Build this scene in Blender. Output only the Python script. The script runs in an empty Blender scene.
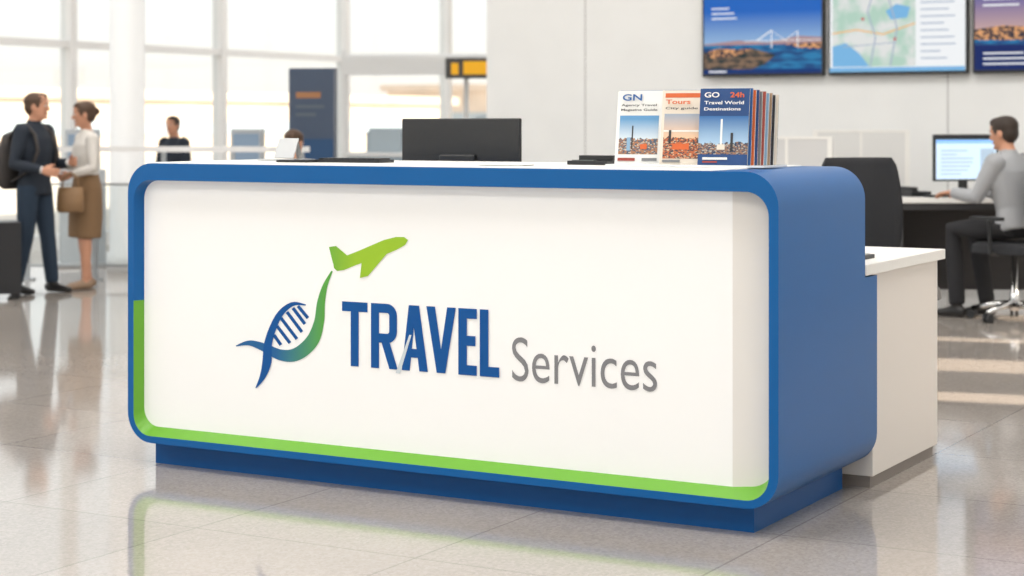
import bpy, bmesh, math, random
from mathutils import Vector, Matrix, Euler
from mathutils.bvhtree import BVHTree
random.seed(4)
D = bpy.data
SC = bpy.context.scene
# ------------------------------------------------------------------ hall frame
ANG = math.radians(-29.69)
CA, SA = math.cos(ANG), math.sin(ANG)
OX, OY = -1.58, 7.61
EYE = 1.4
def H(u, v, z=0.0):
    return Vector((OX + u*CA - v*SA, OY + u*SA + v*CA, z))

# ------------------------------------------------------------------ materials
_m = {}
def mat(name, col, rough=0.5, metal=0.0, spec=0.5, emis=0.0, ecol=None, coat=0.0, bump=0.0, bscale=40, var=0.0):
    if name in _m: return _m[name]
    m = D.materials.new(name); m.use_nodes = True
    nt = m.node_tree; b = nt.nodes['Principled BSDF']
    b.inputs['Base Color'].default_value = (*col, 1)
    b.inputs['Roughness'].default_value = rough
    b.inputs['Metallic'].default_value = metal
    b.inputs['Specular IOR Level'].default_value = spec
    b.inputs['Coat Weight'].default_value = coat
    if emis > 0:
        b.inputs['Emission Color'].default_value = (*(ecol or col), 1)
        b.inputs['Emission Strength'].default_value = emis
    tc = nt.nodes.new('ShaderNodeTexCoord')
    n = nt.nodes.new('ShaderNodeTexNoise'); n.inputs['Scale'].default_value = bscale
    nt.links.new(tc.outputs['Object'], n.inputs['Vector'])
    if bump > 0:
        bp = nt.nodes.new('ShaderNodeBump'); bp.inputs['Strength'].default_value = bump
        bp.inputs['Distance'].default_value = 0.01
        nt.links.new(n.outputs['Fac'], bp.inputs['Height']); nt.links.new(bp.outputs['Normal'], b.inputs['Normal'])
    if var > 0:
        r = nt.nodes.new('ShaderNodeValToRGB')
        r.color_ramp.elements[0].position = 0.3; r.color_ramp.elements[1].position = 0.7
        r.color_ramp.elements[0].color = (*[c*(1-var) for c in col], 1)
        r.color_ramp.elements[1].color = (*[min(1, c*(1+var)) for c in col], 1)
        nt.links.new(n.outputs['Fac'], r.inputs['Fac']); nt.links.new(r.outputs['Color'], b.inputs['Base Color'])
    _m[name] = m
    return m
def srgb(r, g, b):
    f = lambda c: (c/255/12.92) if c/255 <= 0.04045 else ((c/255+0.055)/1.055)**2.4
    return (f(r), f(g), f(b))

BLUE = mat('blue_laminate', srgb(0, 90, 156), 0.33, spec=0.3)
GREEN = mat('green_laminate', srgb(104, 168, 48), 0.35, spec=0.4)
PLINTH = mat('plinth_blue', srgb(4, 80, 144), 0.4, spec=0.3)
PANEL = mat('white_acrylic', (0.86, 0.86, 0.855), 0.25, spec=0.35, emis=0.10, ecol=(1, 1, 1))  # faint emission added to brighten the panel
PANEL_SHADED = mat('white_acrylic_shaded', (0.80, 0.775, 0.74), 0.3, spec=0.35)  # greyer copy of the panel white, shading painted into the end strip
WHITE = mat('white_laminate', (0.84, 0.83, 0.80), 0.4, var=0.01)
WALLM = mat('wall_paint', (0.83, 0.84, 0.84), 0.7, var=0.015, bscale=3)
SEAM = mat('wall_seam', (0.5, 0.5, 0.5), 0.8)
STEEL = mat('brushed_steel', (0.6, 0.61, 0.62), 0.3, metal=0.9)
MULL = mat('white_mullion_paint', (0.80, 0.80, 0.80), 0.4)
BLACK = mat('black_plastic', (0.014, 0.015, 0.017), 0.4, var=0.05)
DARK = mat('dark_fabric', (0.022, 0.023, 0.027), 0.85, bump=0.3, bscale=300)
CHROME = mat('chrome', (0.7, 0.7, 0.7), 0.15, metal=1.0)
PAPER = mat('paper', (0.85, 0.85, 0.83), 0.7)

def glassmat():
    m = D.materials.new('window_glass'); m.use_nodes = True; nt = m.node_tree
    nt.nodes.clear()
    o = nt.nodes.new('ShaderNodeOutputMaterial'); mx = nt.nodes.new('ShaderNodeMixShader')
    t = nt.nodes.new('ShaderNodeBsdfTransparent'); g = nt.nodes.new('ShaderNodeBsdfGlossy')
    t.inputs['Color'].default_value = (0.96, 0.98, 0.98, 1)
    g.inputs['Roughness'].default_value = 0.03; mx.inputs[0].default_value = 0.06
    nt.links.new(t.outputs[0], mx.inputs[1]); nt.links.new(g.outputs[0], mx.inputs[2]); nt.links.new(mx.outputs[0], o.inputs[0])
    return m
GLASS = glassmat()

def floormat():
    m = D.materials.new('polished_stone_tile'); m.use_nodes = True; nt = m.node_tree
    b = nt.nodes['Principled BSDF']; L = nt.links
    tc = nt.nodes.new('ShaderNodeTexCoord')
    mp = nt.nodes.new('ShaderNodeMapping'); L.new(tc.outputs['Object'], mp.inputs['Vector'])
    n1 = nt.nodes.new('ShaderNodeTexVoronoi'); n1.inputs['Scale'].default_value = 110
    n2 = nt.nodes.new('ShaderNodeTexNoise'); n2.inputs['Scale'].default_value = 0.9; n2.inputs['Detail'].default_value = 5
    L.new(mp.outputs[0], n1.inputs['Vector']); L.new(mp.outputs[0], n2.inputs['Vector'])
    r1 = nt.nodes.new('ShaderNodeValToRGB')
    e = r1.color_ramp.elements
    e[0].position = 0.0; e[0].color = (0.355, 0.318, 0.288, 1); e[1].position = 1.0; e[1].color = (0.475, 0.435, 0.40, 1)
    L.new(n1.outputs['Color'], r1.inputs['Fac'])
    r2 = nt.nodes.new('ShaderNodeValToRGB')
    r2.color_ramp.elements[0].position = 0.3; r2.color_ramp.elements[0].color = (0.92, 0.92, 0.92, 1)
    r2.color_ramp.elements[1].position = 0.7; r2.color_ramp.elements[1].color = (1.05, 1.045, 1.04, 1)
    L.new(n2.outputs['Fac'], r2.inputs['Fac'])
    mul = nt.nodes.new('ShaderNodeMixRGB'); mul.blend_type = 'MULTIPLY'; mul.inputs[0].default_value = 1
    L.new(r1.outputs[0], mul.inputs[1]); L.new(r2.outputs[0], mul.inputs[2])
    br = nt.nodes.new('ShaderNodeTexBrick'); br.offset = 0.0
    br.inputs['Scale'].default_value = 1.0; br.inputs['Brick Width'].default_value = 0.9; br.inputs['Row Height'].default_value = 0.9
    br.inputs['Mortar Size'].default_value = 0.0035; br.inputs['Mortar Smooth'].default_value = 0.0
    br.inputs['Color1'].default_value = (1, 1, 1, 1); br.inputs['Color2'].default_value = (0.93, 0.93, 0.93, 1)
    br.inputs['Mortar'].default_value = (0.66, 0.65, 0.64, 1)
    L.new(mp.outputs[0], br.inputs['Vector'])
    mu2 = nt.nodes.new('ShaderNodeMixRGB'); mu2.blend_type = 'MULTIPLY'; mu2.inputs[0].default_value = 1
    L.new(mul.outputs[0], mu2.inputs[1]); L.new(br.outputs['Color'], mu2.inputs[2])
    L.new(mu2.outputs[0], b.inputs['Base Color'])
    b.inputs['Roughness'].default_value = 0.075; b.inputs['IOR'].default_value = 1.72
    return m

# ------------------------------------------------------------------ helpers
def link(o, parent=None):
    SC.collection.objects.link(o)
    if parent: o.parent = parent
    return o
def empty(name, loc=(0, 0, 0), rz=0.0):
    o = D.objects.new(name, None); o.empty_display_size = 0.1
    o.location = loc; o.rotation_euler = (0, 0, rz)
    return link(o)
def finish(name, bm, mats, parent=None, smooth=False, loc=None, rot=None, bevel=0.0, seg=2):
    bmesh.ops.recalc_face_normals(bm, faces=bm.faces)
    me = D.meshes.new(name); bm.to_mesh(me); bm.free()
    for m in (mats if isinstance(mats, (list, tuple)) else [mats]): me.materials.append(m)
    if smooth:
        for p in me.polygons: p.use_smooth = True
    o = D.objects.new(name, me); link(o, parent)
    if loc is not None: o.location = loc
    if rot is not None: o.rotation_euler = rot
    if bevel > 0:
        b = o.modifiers.new('bev', 'BEVEL'); b.width = bevel; b.segments = seg; b.limit_method = 'ANGLE'
        b.angle_limit = math.radians(40)
    return o
def addbox(bm, c, s, mi=0, R=None):
    r = bmesh.ops.create_cube(bm, size=1.0)
    M = Matrix.Translation(c) @ (R.to_4x4() if R else Matrix.Identity(4)) @ Matrix.Diagonal((*s, 1))
    bmesh.ops.transform(bm, matrix=M, verts=r['verts'])
    for f in {f for v in r['verts'] for f in v.link_faces}: f.material_index = mi
def box(name, c, s, m, parent=None, bevel=0.0, rot=None):
    bm = bmesh.new(); addbox(bm, (0, 0, 0), s)
    return finish(name, bm, m, parent, loc=c, rot=rot, bevel=bevel)
def boxes(name, lst, mats, parent=None, bevel=0.0, loc=None, rot=None):
    bm = bmesh.new()
    for it in lst:
        lo, hi = it[0], it[1]; mi = it[2] if len(it) > 2 else 0
        c = [(a+b)/2 for a, b in zip(lo, hi)]; s = [abs(b-a) for a, b in zip(lo, hi)]
        addbox(bm, c, s, mi)
    return finish(name, bm, mats, parent, loc=loc, rot=rot, bevel=bevel)
def tube(bm, pts, rad, side=(0, 1, 0), n=16, mi=0):
    pts = [Vector(p) for p in pts]; rings = []
    sref = Vector(side)
    for i, p in enumerate(pts):
        if i == 0: t = pts[1]-pts[0]
        elif i == len(pts)-1: t = pts[-1]-pts[-2]
        else: t = (pts[i+1]-pts[i]).normalized()+(pts[i]-pts[i-1]).normalized()
        t.normalize()
        s = sref - t*sref.dot(t)
        if s.length < 0.05:
            s = Vector((1, 0, 0)) - t*t.x
        s.normalize(); f = s.cross(t).normalized()
        r = rad[i]; a, b = (r, r) if not isinstance(r, tuple) else r
        rings.append([bm.verts.new(p + s*(a*math.cos(2*math.pi*k/n)) + f*(b*math.sin(2*math.pi*k/n))) for k in range(n)])
    fs = []
    for i in range(len(rings)-1):
        for k in range(n):
            fs.append(bm.faces.new((rings[i][k], rings[i][(k+1) % n], rings[i+1][(k+1) % n], rings[i+1][k])))
    fs.append(bm.faces.new(rings[0][::-1])); fs.append(bm.faces.new(rings[-1]))
    for f in fs: f.material_index = mi
def ell(bm, c, r, mi=0, R=None, seg=16):
    q = bmesh.ops.create_uvsphere(bm, u_segments=seg, v_segments=seg//2+2, radius=1.0)
    M = Matrix.Translation(c) @ (R.to_4x4() if R else Matrix.Identity(4)) @ Matrix.Diagonal((*r, 1))
    bmesh.ops.transform(bm, matrix=M, verts=q['verts'])
    for f in {f for v in q['verts'] for f in v.link_faces}: f.material_index = mi
def rrect(x0, x1, z0, z1, r, n=10):
    pts = []
    for cx, cz, a0 in ((x1-r, z1-r, 0), (x0+r, z1-r, 90), (x0+r, z0+r, 180), (x1-r, z0+r, 270)):
        for i in range(n+1):
            a = math.radians(a0+90*i/n); pts.append((cx+r*math.cos(a), cz+r*math.sin(a)))
    return pts
def art(name, rects, parent, loc, rot, mats, step=0.0006):
    """flat printed artwork: rects (x0,z0,x1,z1,mat) stacked slightly, facing local -Y.  A rect may be given as a list of points too."""
    bm = bmesh.new()
    for i, it in enumerate(rects):
        y = -step*(i+1)
        if isinstance(it[0], (list, tuple)): pts, mi = it[0], it[1]
        else:
            x0, z0, x1, z1, mi = it; pts = [(x0, z0), (x1, z0), (x1, z1), (x0, z1)]
        f = bm.faces.new([bm.verts.new((a, y, b)) for a, b in pts])
        f.material_index = mi
    me = D.meshes.new(name); bm.to_mesh(me); bm.free()
    for m in mats: me.materials.append(m)
    o = D.objects.new(name, me); link(o, parent); o.location = loc; o.rotation_euler = rot
    return o
def text_mesh(name, s, x0, x1, z0, z1, m, parent, y=-0.002, off=0.0):
    cu = D.curves.new(name+'_c', 'FONT'); cu.body = s; cu.size = 1.0; cu.offset = off; cu.resolution_u = 6
    ob = D.objects.new(name+'_c', cu); SC.collection.objects.link(ob)
    bpy.context.view_layer.update()
    dg = bpy.context.evaluated_depsgraph_get()
    me = D.meshes.new_from_object(ob.evaluated_get(dg))
    xs = [v.co.x for v in me.vertices]; ys = [v.co.y for v in me.vertices]
    ax, bx, ay, by = min(xs), max(xs), min(ys), max(ys)
    for v in me.vertices:
        X = x0+(v.co.x-ax)/(bx-ax)*(x1-x0); Z = z0+(v.co.y-ay)/(by-ay)*(z1-z0)
        v.co = (X, y, Z)
    D.objects.remove(ob); D.curves.remove(cu)
    me.materials.clear(); me.materials.append(m)
    o = D.objects.new(name, me); link(o, parent)
    return o

# ------------------------------------------------------------------ room shell
U0, U1, V0, V1, HC = -9.57, 8.0, -13.0, 24.0, 6.5
BW = 10.25
fl = box('floor', H((U0+U1)/2, (V0+V1)/2, -0.05), (U1-U0, V1-V0, 0.1), floormat(), rot=(0, 0, ANG))
CEIL = mat('ceiling_paint', (0.85, 0.85, 0.84), 0.8)
box('ceiling', H((U0+U1)/2, (V0+V1)/2, HC+0.1), (U1-U0, V1-V0, 0.2), CEIL, rot=(0, 0, ANG))
wl = [((-4.32, BW, 0), (U1, BW+0.3, HC), 0)]
for u in (-3.2, 0.4, 4.0):
    wl.append(((u-0.006, BW-0.003, 0), (u+0.006, BW+0.01, HC), 1))
wl.append(((-4.32, BW-0.003, 2.9), (U1, BW+0.01, 2.912), 1))
boxes('wall_back', wl, [WALLM, SEAM], loc=(OX, OY, 0), rot=(0, 0, ANG))
boxes('baseboard_back', [((-4.33, BW-0.02, 0), (U1, BW, 0.12))], [STEEL], loc=(OX, OY, 0), rot=(0, 0, ANG))
sun_slots = [(2.62, 3.05, 2.0, 3.2), (4.5, 4.85, 2.2, 4.6), (5.7, 6.3, 2.2, 4.6), (7.2, 7.45, 2.2, 4.6), (8.6, 9.1, 2.2, 4.6)]  # openings in an unseen wall, shaped to throw sun streaks on the floor
rl = []; pv_ = V0
for a, b, c, d in sun_slots:
    rl.append(((U1, pv_, 0), (U1+0.12, a, HC))); rl.append(((U1, a, 0), (U1+0.12, b, c))); rl.append(((U1, a, d), (U1+0.12, b, HC))); pv_ = b
rl.append(((U1, pv_, 0), (U1+0.12, V1, HC)))
boxes('sun_slot_wall', rl, [WALLM], loc=(OX, OY, 0), rot=(0, 0, ANG))
def curtain(name, along_v, fixed, a0, a1, step, first, trans, mw=0.05):
    lst = []
    a = first
    def bx(p0, p1, q0, q1, z0, z1, mi=0):
        if along_v: lst.append(((fixed+q0, p0, z0), (fixed+q1, p1, z1), mi))
        else: lst.append(((p0, fixed+q0, z0), (p1, fixed+q1, z1), mi))
    while a < a1:
        bx(a-mw, a+mw, -0.08, 0.08, 0, HC); a += step
    for z in trans: bx(a0, a1, -0.05, 0.05, z-0.04, z+0.04)
    bx(a0, a1, -0.08, 0.08, 0, 0.16)
    if along_v: lst.append(((fixed-0.005, a0, 0.1), (fixed+0.005, a1, HC), 1))
    else: lst.append(((a0, fixed-0.005, 0.1), (a1, fixed+0.005, HC), 1))
    return boxes(name, lst, [MULL, GLASS], loc=(OX, OY, 0), rot=(0, 0, ANG))
curtain('window_1', True, U0, V0, V1, 2.7, 8.81+1.05-2.7*8, (2.3, 4.3), 0.05)
curtain('window_2', False, V0, U0, U1, 2.6, U0+0.1, (2.6, 4.5))
curtain('window_3', False, V1, U0, U1, 2.6, U0+0.1, (2.6, 4.5))

COLM = mat('column_paint', (0.78, 0.79, 0.80), 0.45)
def column(name, x, y, r):
    bm = bmesh.new(); tube(bm, [(0, 0, 0), (0, 0, 0.18), (0, 0, 0.19), (0, 0, HC)], [r+0.03, r+0.03, r, r], n=40)
    return finish(name, bm, [COLM], smooth=False, loc=(x, y, 0))
for p in column('round_column', -3.66, 17.6, 0.165).data.polygons: p.use_smooth = len(p.vertices) == 4
for p in column('round_column', -8.2, 12.0, 0.165).data.polygons: p.use_smooth = len(p.vertices) == 4

# exterior
TARM = mat('tarmac', (0.68, 0.61, 0.54), 0.9, var=0.06, bscale=0.3)
box('ground', (-60, 60, -0.3), (260, 260, 0.1), TARM)
EX1 = mat('terminal_cladding', (0.64, 0.54, 0.45), 0.8, var=0.1, bscale=0.5)
EX2 = mat('terminal_glazing', (0.38, 0.46, 0.53), 0.3)
def building(name, u, v, w, d, h):
    lst = [((-w/2, -d/2, 0), (w/2, d/2, h), 0), ((-w/2-.1, -d/2-.1, h*0.35), (w/2+.1, d/2+.1, h*0.6), 1), ((-w/2-.4, -d/2-.4, h), (w/2+.4, d/2+.4, h+0.5), 0)]
    return boxes(name, lst, [EX1, EX2], loc=H(u, v, -0.25), rot=(0, 0, ANG))
building('terminal_building', -70, 75, 14, 60, 3.0)
building('hangar', -60, 130, 30, 30, 4.2)

# ------------------------------------------------------------------ service counter
L, ZB, ZT = 2.847, 0.098, 1.239
desk = empty('reception_counter', H(0, 0, 0), ANG)
def counter_shell():
    bm = bmesh.new()
    outer = rrect(0, L, ZB, ZT, 0.12); n = len(outer)
    rim = rrect(0.03, L-0.035, ZB+0.028, ZT-0.068, 0.085)
    inn = rrect(0.05, L-0.045, ZB+0.072, ZT-0.072, 0.07)
    def ring(p, v): return [bm.verts.new((x, v, z)) for x, z in p]
    o0, r0, i0, ob = ring(outer, 0.0), ring(rim, 0.0), ring(inn, 0.07), ring(outer, 0.88)
    for k in range(n):
        k2 = (k+1) % n
        bm.faces.new((o0[k], r0[k], r0[k2], o0[k2]))
        bm.faces.new((r0[k], i0[k], i0[k2], r0[k2]))
        bm.faces.new((o0[k], o0[k2], ob[k2], ob[k]))
    bm.faces.new(ob)
    bm.faces.new(i0)
    bmesh.ops.bisect_plane(bm, geom=bm.verts[:]+bm.edges[:]+bm.faces[:], plane_co=(0, 0, 0.675), plane_no=(0, 0, 1))
    for f in bm.faces:
        ys = [v.co.y for v in f.verts]; c = f.calc_center_median()
        if max(ys) <= 0.0701 and min(ys) < 0.01 and max(ys) > 0.06 and c.z < 0.675 and c.x < L-0.05:
            f.material_index = 1
    return finish('frame', bm, [BLUE, GREEN], desk)
fr = counter_shell()
for p in fr.data.polygons: p.use_smooth = True
es = fr.modifiers.new('es', 'EDGE_SPLIT'); es.split_angle = math.radians(30)
def prism(name, pts, v0, v1, m, parent, smooth=False):
    bm = bmesh.new()
    a = [bm.verts.new((x, v0, z)) for x, z in pts]; b = [bm.verts.new((x, v1, z)) for x, z in pts]
    n = len(pts)
    for k in range(n): bm.faces.new((a[k], a[(k+1) % n], b[(k+1) % n], b[k]))
    bm.faces.new(a[::-1]); bm.faces.new(b)
    o = finish(name, bm, m, parent)
    if smooth:
        for p in o.data.polygons: p.use_smooth = True
        e = o.modifiers.new('es', 'EDGE_SPLIT'); e.split_angle = math.radians(30)
    return o
low = [(x, z) for x, z in rrect(0, L, ZB, ZT, 0.12) if z < 0.5]
low = [(0, 0.822)] + low + [(L, 0.822)]
prism('rear_return', low, 0.879, 1.02, BLUE, desk, True)
bm = bmesh.new()
pv = [bm.verts.new((x, 0.05, z)) for x, z in rrect(0.04, L-0.036, ZB+0.058, ZT-0.066, 0.075)]
bm.faces.new(pv)
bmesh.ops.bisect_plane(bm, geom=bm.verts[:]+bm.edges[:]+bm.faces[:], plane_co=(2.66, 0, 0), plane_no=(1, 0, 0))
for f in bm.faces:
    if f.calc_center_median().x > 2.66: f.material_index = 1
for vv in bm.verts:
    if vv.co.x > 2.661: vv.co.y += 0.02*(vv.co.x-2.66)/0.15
finish('front_panel', bm, [PANEL, PANEL_SHADED], desk)
boxes('plinth', [((0.075, 0.085, 0), (2.725, 0.97, ZB+0.01))], [PLINTH], desk)
boxes('countertop', [((0.09, 0.012, ZT-0.004), (2.60, 0.865, ZT+0.004))], [WHITE], desk, bevel=0.002)

# ---- logo on panel
PV = 0.048
pX0, pY0 = OX - PV*SA, OY + PV*CA
def ap(x, y):      # artwork drawing units -> panel metres
    k = (x-512)/1850.0
    u = (pY0*k-pX0)/(CA-k*SA)
    z = EYE-(y-124)*(pY0+u*SA)/1850.0
    return (u, z)
LOGO_B = mat('logo_blue', srgb(0, 80, 150), 0.45, spec=.3)
LOGO_GR = mat('logo_grey', srgb(128, 128, 132), 0.5)
def gradmat(name, c0, c1, z0, z1, axis='Z'):
    m = D.materials.new(name); m.use_nodes = True; nt = m.node_tree; b = nt.nodes['Principled BSDF']
    b.inputs['Roughness'].default_value = 0.4
    tc = nt.nodes.new('ShaderNodeTexCoord'); sp = nt.nodes.new('ShaderNodeSeparateXYZ')
    mr = nt.nodes.new('ShaderNodeMapRange'); r = nt.nodes.new('ShaderNodeValToRGB')
    mr.inputs['From Min'].default_value = z0; mr.inputs['From Max'].default_value = z1
    r.color_ramp.elements[0].color = (*c0, 1); r.color_ramp.elements[1].color = (*c1, 1)
    nt.links.new(tc.outputs['Object'], sp.inputs[0]); nt.links.new(sp.outputs[axis], mr.inputs['Value'])
    nt.links.new(mr.outputs[0], r.inputs['Fac']); nt.links.new(r.outputs['Color'], b.inputs['Base Color'])
    return m
SW = gradmat('logo_swoosh', srgb(10, 92, 150), srgb(84, 160, 60), 0.72, 0.95, 'X')
SW2 = gradmat('logo_plane_paint', srgb(84, 164, 56), srgb(152, 194, 34), 0.92, 1.10, 'X')
_lay = [0]
def flat_poly(bm, pts, mi=0, v=PV):
    vs = [bm.verts.new((u, v, z)) for u, z in (ap(*p) for p in pts)]
    f = bm.faces.new(vs); f.material_index = mi
    return f
def catmull(P, n=8):
    out = []
    for i in range(len(P)-1):
        p0 = P[max(i-1, 0)]; p1 = P[i]; p2 = P[i+1]; p3 = P[min(i+2, len(P)-1)]
        for j in range(n):
            t = j/n
            out.append([0.5*((2*b)+(-a+c)*t+(2*a-5*b+4*c-d)*t*t+(-a+3*b-3*c+d)*t**3) for a, b, c, d in zip(p0, p1, p2, p3)])
    out.append(list(P[-1])); return out
def ribbon(bm, P, mi=0, v=PV):
    Q = catmull(P); lft, rgt = [], []
    for i, q in enumerate(Q):
        a = Q[max(i-1, 0)]; b = Q[min(i+1, len(Q)-1)]
        dx, dy = b[0]-a[0], b[1]-a[1]; l = math.hypot(dx, dy) or 1
        nx, ny = -dy/l*q[2]/2, dx/l*q[2]/2
        lft.append((q[0]+nx, q[1]+ny)); rgt.append((q[0]-nx, q[1]-ny))
    for i in range(len(Q)-1):
        flat_poly(bm, [lft[i], lft[i+1], rgt[i+1], rgt[i]], mi, v)
def poly_obj(name, bm, mats):
    for f in bm.faces:
        f.normal_update()
        if f.normal.y > 0: f.normal_flip()
    me = D.meshes.new(name); bm.to_mesh(me); bm.free()
    for m in mats: me.materials.append(m)
    return link(D.objects.new(name, me), desk)
bm = bmesh.new()
ribbon(bm, [(332, 271, 1.5), (325, 286, 5), (321, 303, 8), (319, 322, 10), (312, 341, 13), (297, 354, 13), (281, 355, 11), (263, 347, 8), (249, 343, 5), (236, 346, 1)], 0)
ribbon(bm, [(306, 305, 1), (293, 304, 4), (281, 313, 6), (273, 328, 7), (268, 345, 8), (267, 362, 9), (263, 376, 6), (256, 388, 1)], 1, PV-0.001)
for q, (a, b) in enumerate((((293, 308), (305, 324)), ((287, 312), (302, 332)), ((281, 318), (297, 339)), ((277, 326), (290, 343)), ((298, 306), (308, 318)), ((274, 335), (281, 345)))):
    ribbon(bm, [(*a, 3.2), (*b, 3.2)], 1, PV-0.0005)
poly_obj('logo_helix', bm, [SW, LOGO_B])
bm = bmesh.new()
body = [(334, 268), (333, 262), (343, 257), (356, 252), (370, 246), (384, 240), (396, 237), (404, 237), (408, 240), (405, 245), (396, 250), (384, 255), (370, 260), (356, 265), (344, 270), (337, 271)]
flat_poly(bm, body)
flat_poly(bm, [(333, 263), (329, 247), (336, 246), (349, 257), (345, 265)], v=PV-0.0005)
flat_poly(bm, [(362, 260), (390, 250), (368, 276), (360, 278)], v=PV-0.001)
poly_obj('logo_airplane', bm, [SW2])
bm = bmesh.new()
z0, z1 = 0.469, 0.716
def ucol(px): return ap(px, 340)[0]
def P(pts, mi=0, v=PV):
    _lay[0] += 1
    f = bm.faces.new([bm.verts.new((x, v-.00012*_lay[0], z)) for x, z in pts]); f.material_index = mi
sw = 0.037; hb = 0.037; m_ = (z0+z1)/2
a, b = ucol(342), ucol(367.5); c = (a+b)/2      # T
P([(a, z1-hb), (b, z1-hb), (b, z1), (a, z1)]); P([(c-sw/2, z0), (c+sw/2, z0), (c+sw/2, z1-hb), (c-sw/2, z1-hb)])
a, b = ucol(371), ucol(397)                      # R
P([(a, z0), (a+sw, z0), (a+sw, z1), (a, z1)])
mz = z0+0.098; ri = .010
out = [(a+sw-.001, z1)] + [(b-0.045+0.045*math.sin(t), z1-0.045+0.045*math.cos(t)) for t in [i*math.pi/16 for i in range(9)]] + \
      [(b-0.045+0.045*math.cos(t), mz+0.045-0.045*math.sin(t)) for t in [i*math.pi/16 for i in range(9)]] + [(a+sw-.001, mz)]
inn = [(a+sw-.001, mz+.035)] + [(b-0.045+ri*math.cos(t), mz+0.045-ri*math.sin(t)) for t in [i*math.pi/16 for i in range(8, -1, -1)]] + \
      [(b-0.045+ri*math.sin(t), z1-0.045+ri*math.cos(t)) for t in [i*math.pi/16 for i in range(8, -1, -1)]] + [(a+sw-.001, z1-.035)]
P(out+inn)
P([(b-0.074, mz+.01), (b-0.036, mz+.01), (b+0.004, z0), (b-0.034, z0)])
a, b = ucol(397), ucol(428); c = (a+b)/2+.008      # A
P([(a+.022, z0), (a+.058, z0), (c+.008, z1), (c-.024, z1)]); P([(b-.038, z0), (b, z0), (c+.022, z1), (c-.014, z1)])
P([(a+.05, z0+.05), (b-.03, z0+.05), (b-.037, z0+.083), (a+.058, z0+.083)])
P([(a-.006, z0-.014), (a+.014, z0-.014), (a+.066, z0+.135), (a+.056, z0+.135)], 1)
a, b = ucol(426.5), ucol(456); c = (a+b)/2      # V
P([(a, z1), (a+.038, z1), (c+.015, z0), (c-.019, z0)]); P([(b-.038, z1), (b, z1), (c+.019, z0), (c-.015, z0)])
a, b = ucol(458.5), ucol(477)                      # E
P([(a, z0), (a+sw, z0), (a+sw, z1), (a, z1)])
for zz in (z0, m_-hb/2+.004, z1-hb): P([(a+sw, zz), (b-(0.006 if z0 < zz < z1-hb else 0), zz), (b-(0.006 if z0 < zz < z1-hb else 0), zz+hb), (a+sw, zz+hb)])
a, b = ucol(480), ucol(499.5)                      # L
P([(a, z0), (a+sw, z0), (a+sw, z1), (a, z1)]); P([(a+sw, z0), (b, z0), (b, z0+hb), (a+sw, z0+hb)])
poly_obj('logo_lettering_bold', bm, [LOGO_B, mat('logo_lightgrey', (.62, .68, .72), .5)])
text_mesh('logo_lettering_light', 'Services', ap(512, 360)[0], ap(657, 370)[0], 0.461, 0.622, LOGO_GR, desk, y=PV, off=-0.004)

# ---- low rear desk
low = empty('back_office_desk', H(0, 0, 0), ANG)
boxes('worktop', [((0.15, 0.885, 0.828), (L+0.005, 1.90, 0.870))], [WHITE], low, bevel=0.003)
boxes('pedestal', [((L-0.62, 1.03, 0.045), (L-0.02, 1.87, 0.827))], [mat('white_cabinet', (.78, .735, .69), .45)], low, bevel=0.003)
boxes('toe_kick', [((L-0.6, 1.04, 0), (L-0.035, 1.85, 0.045)), ((0.2, 1.05, 0), (0.24, 1.85, 0.827))], [mat('toe_kick_brown', (.25, .22, .2), .5)], low)

# ---- monitors
def monitor(name, loc, rz, w, h, zb, screen_mats=None, rects=None, bulge=(.3, .34)):
    """screen faces local -Y"""
    e = empty(name, loc, rz)
    bm = bmesh.new(); addbox(bm, (0, 0, zb+h/2), (w, 0.022, h))
    finish('casing', bm, [BLACK], e, bevel=0.006)
    bm = bmesh.new(); addbox(bm, (0, 0.016, zb+h*0.42), (w*bulge[0], 0.022, h*bulge[1])); finish('rear_bulge', bm, [BLACK], e, bevel=0.008)
    bm = bmesh.new(); addbox(bm, (0, 0.04, (zb+h*0.45)/2+0.004), (0.075, 0.02, zb+h*0.45)); finish('neck', bm, [BLACK], e, bevel=0.004)
    bm = bmesh.new(); tube(bm, [(0, 0.03, 0), (0, 0.03, 0.012)], [(0.12, 0.095), (0.12, 0.095)], side=(1, 0, 0), n=32); finish('foot', bm, [BLACK], e)
    sm = screen_mats or [mat('screen_off', (.01, .01, .012), .1)]
    art('screen', rects or [(-w/2+.01, zb+.012, w/2-.01, zb+h-.012, 0)], e, (0, -0.0115, 0), (0, 0, 0), sm)
    return e
monitor('desktop_monitor', H(0.90, 1.15, 0.87), ANG+math.pi+math.radians(-12), 0.71, 0.385, 0.17)

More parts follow.
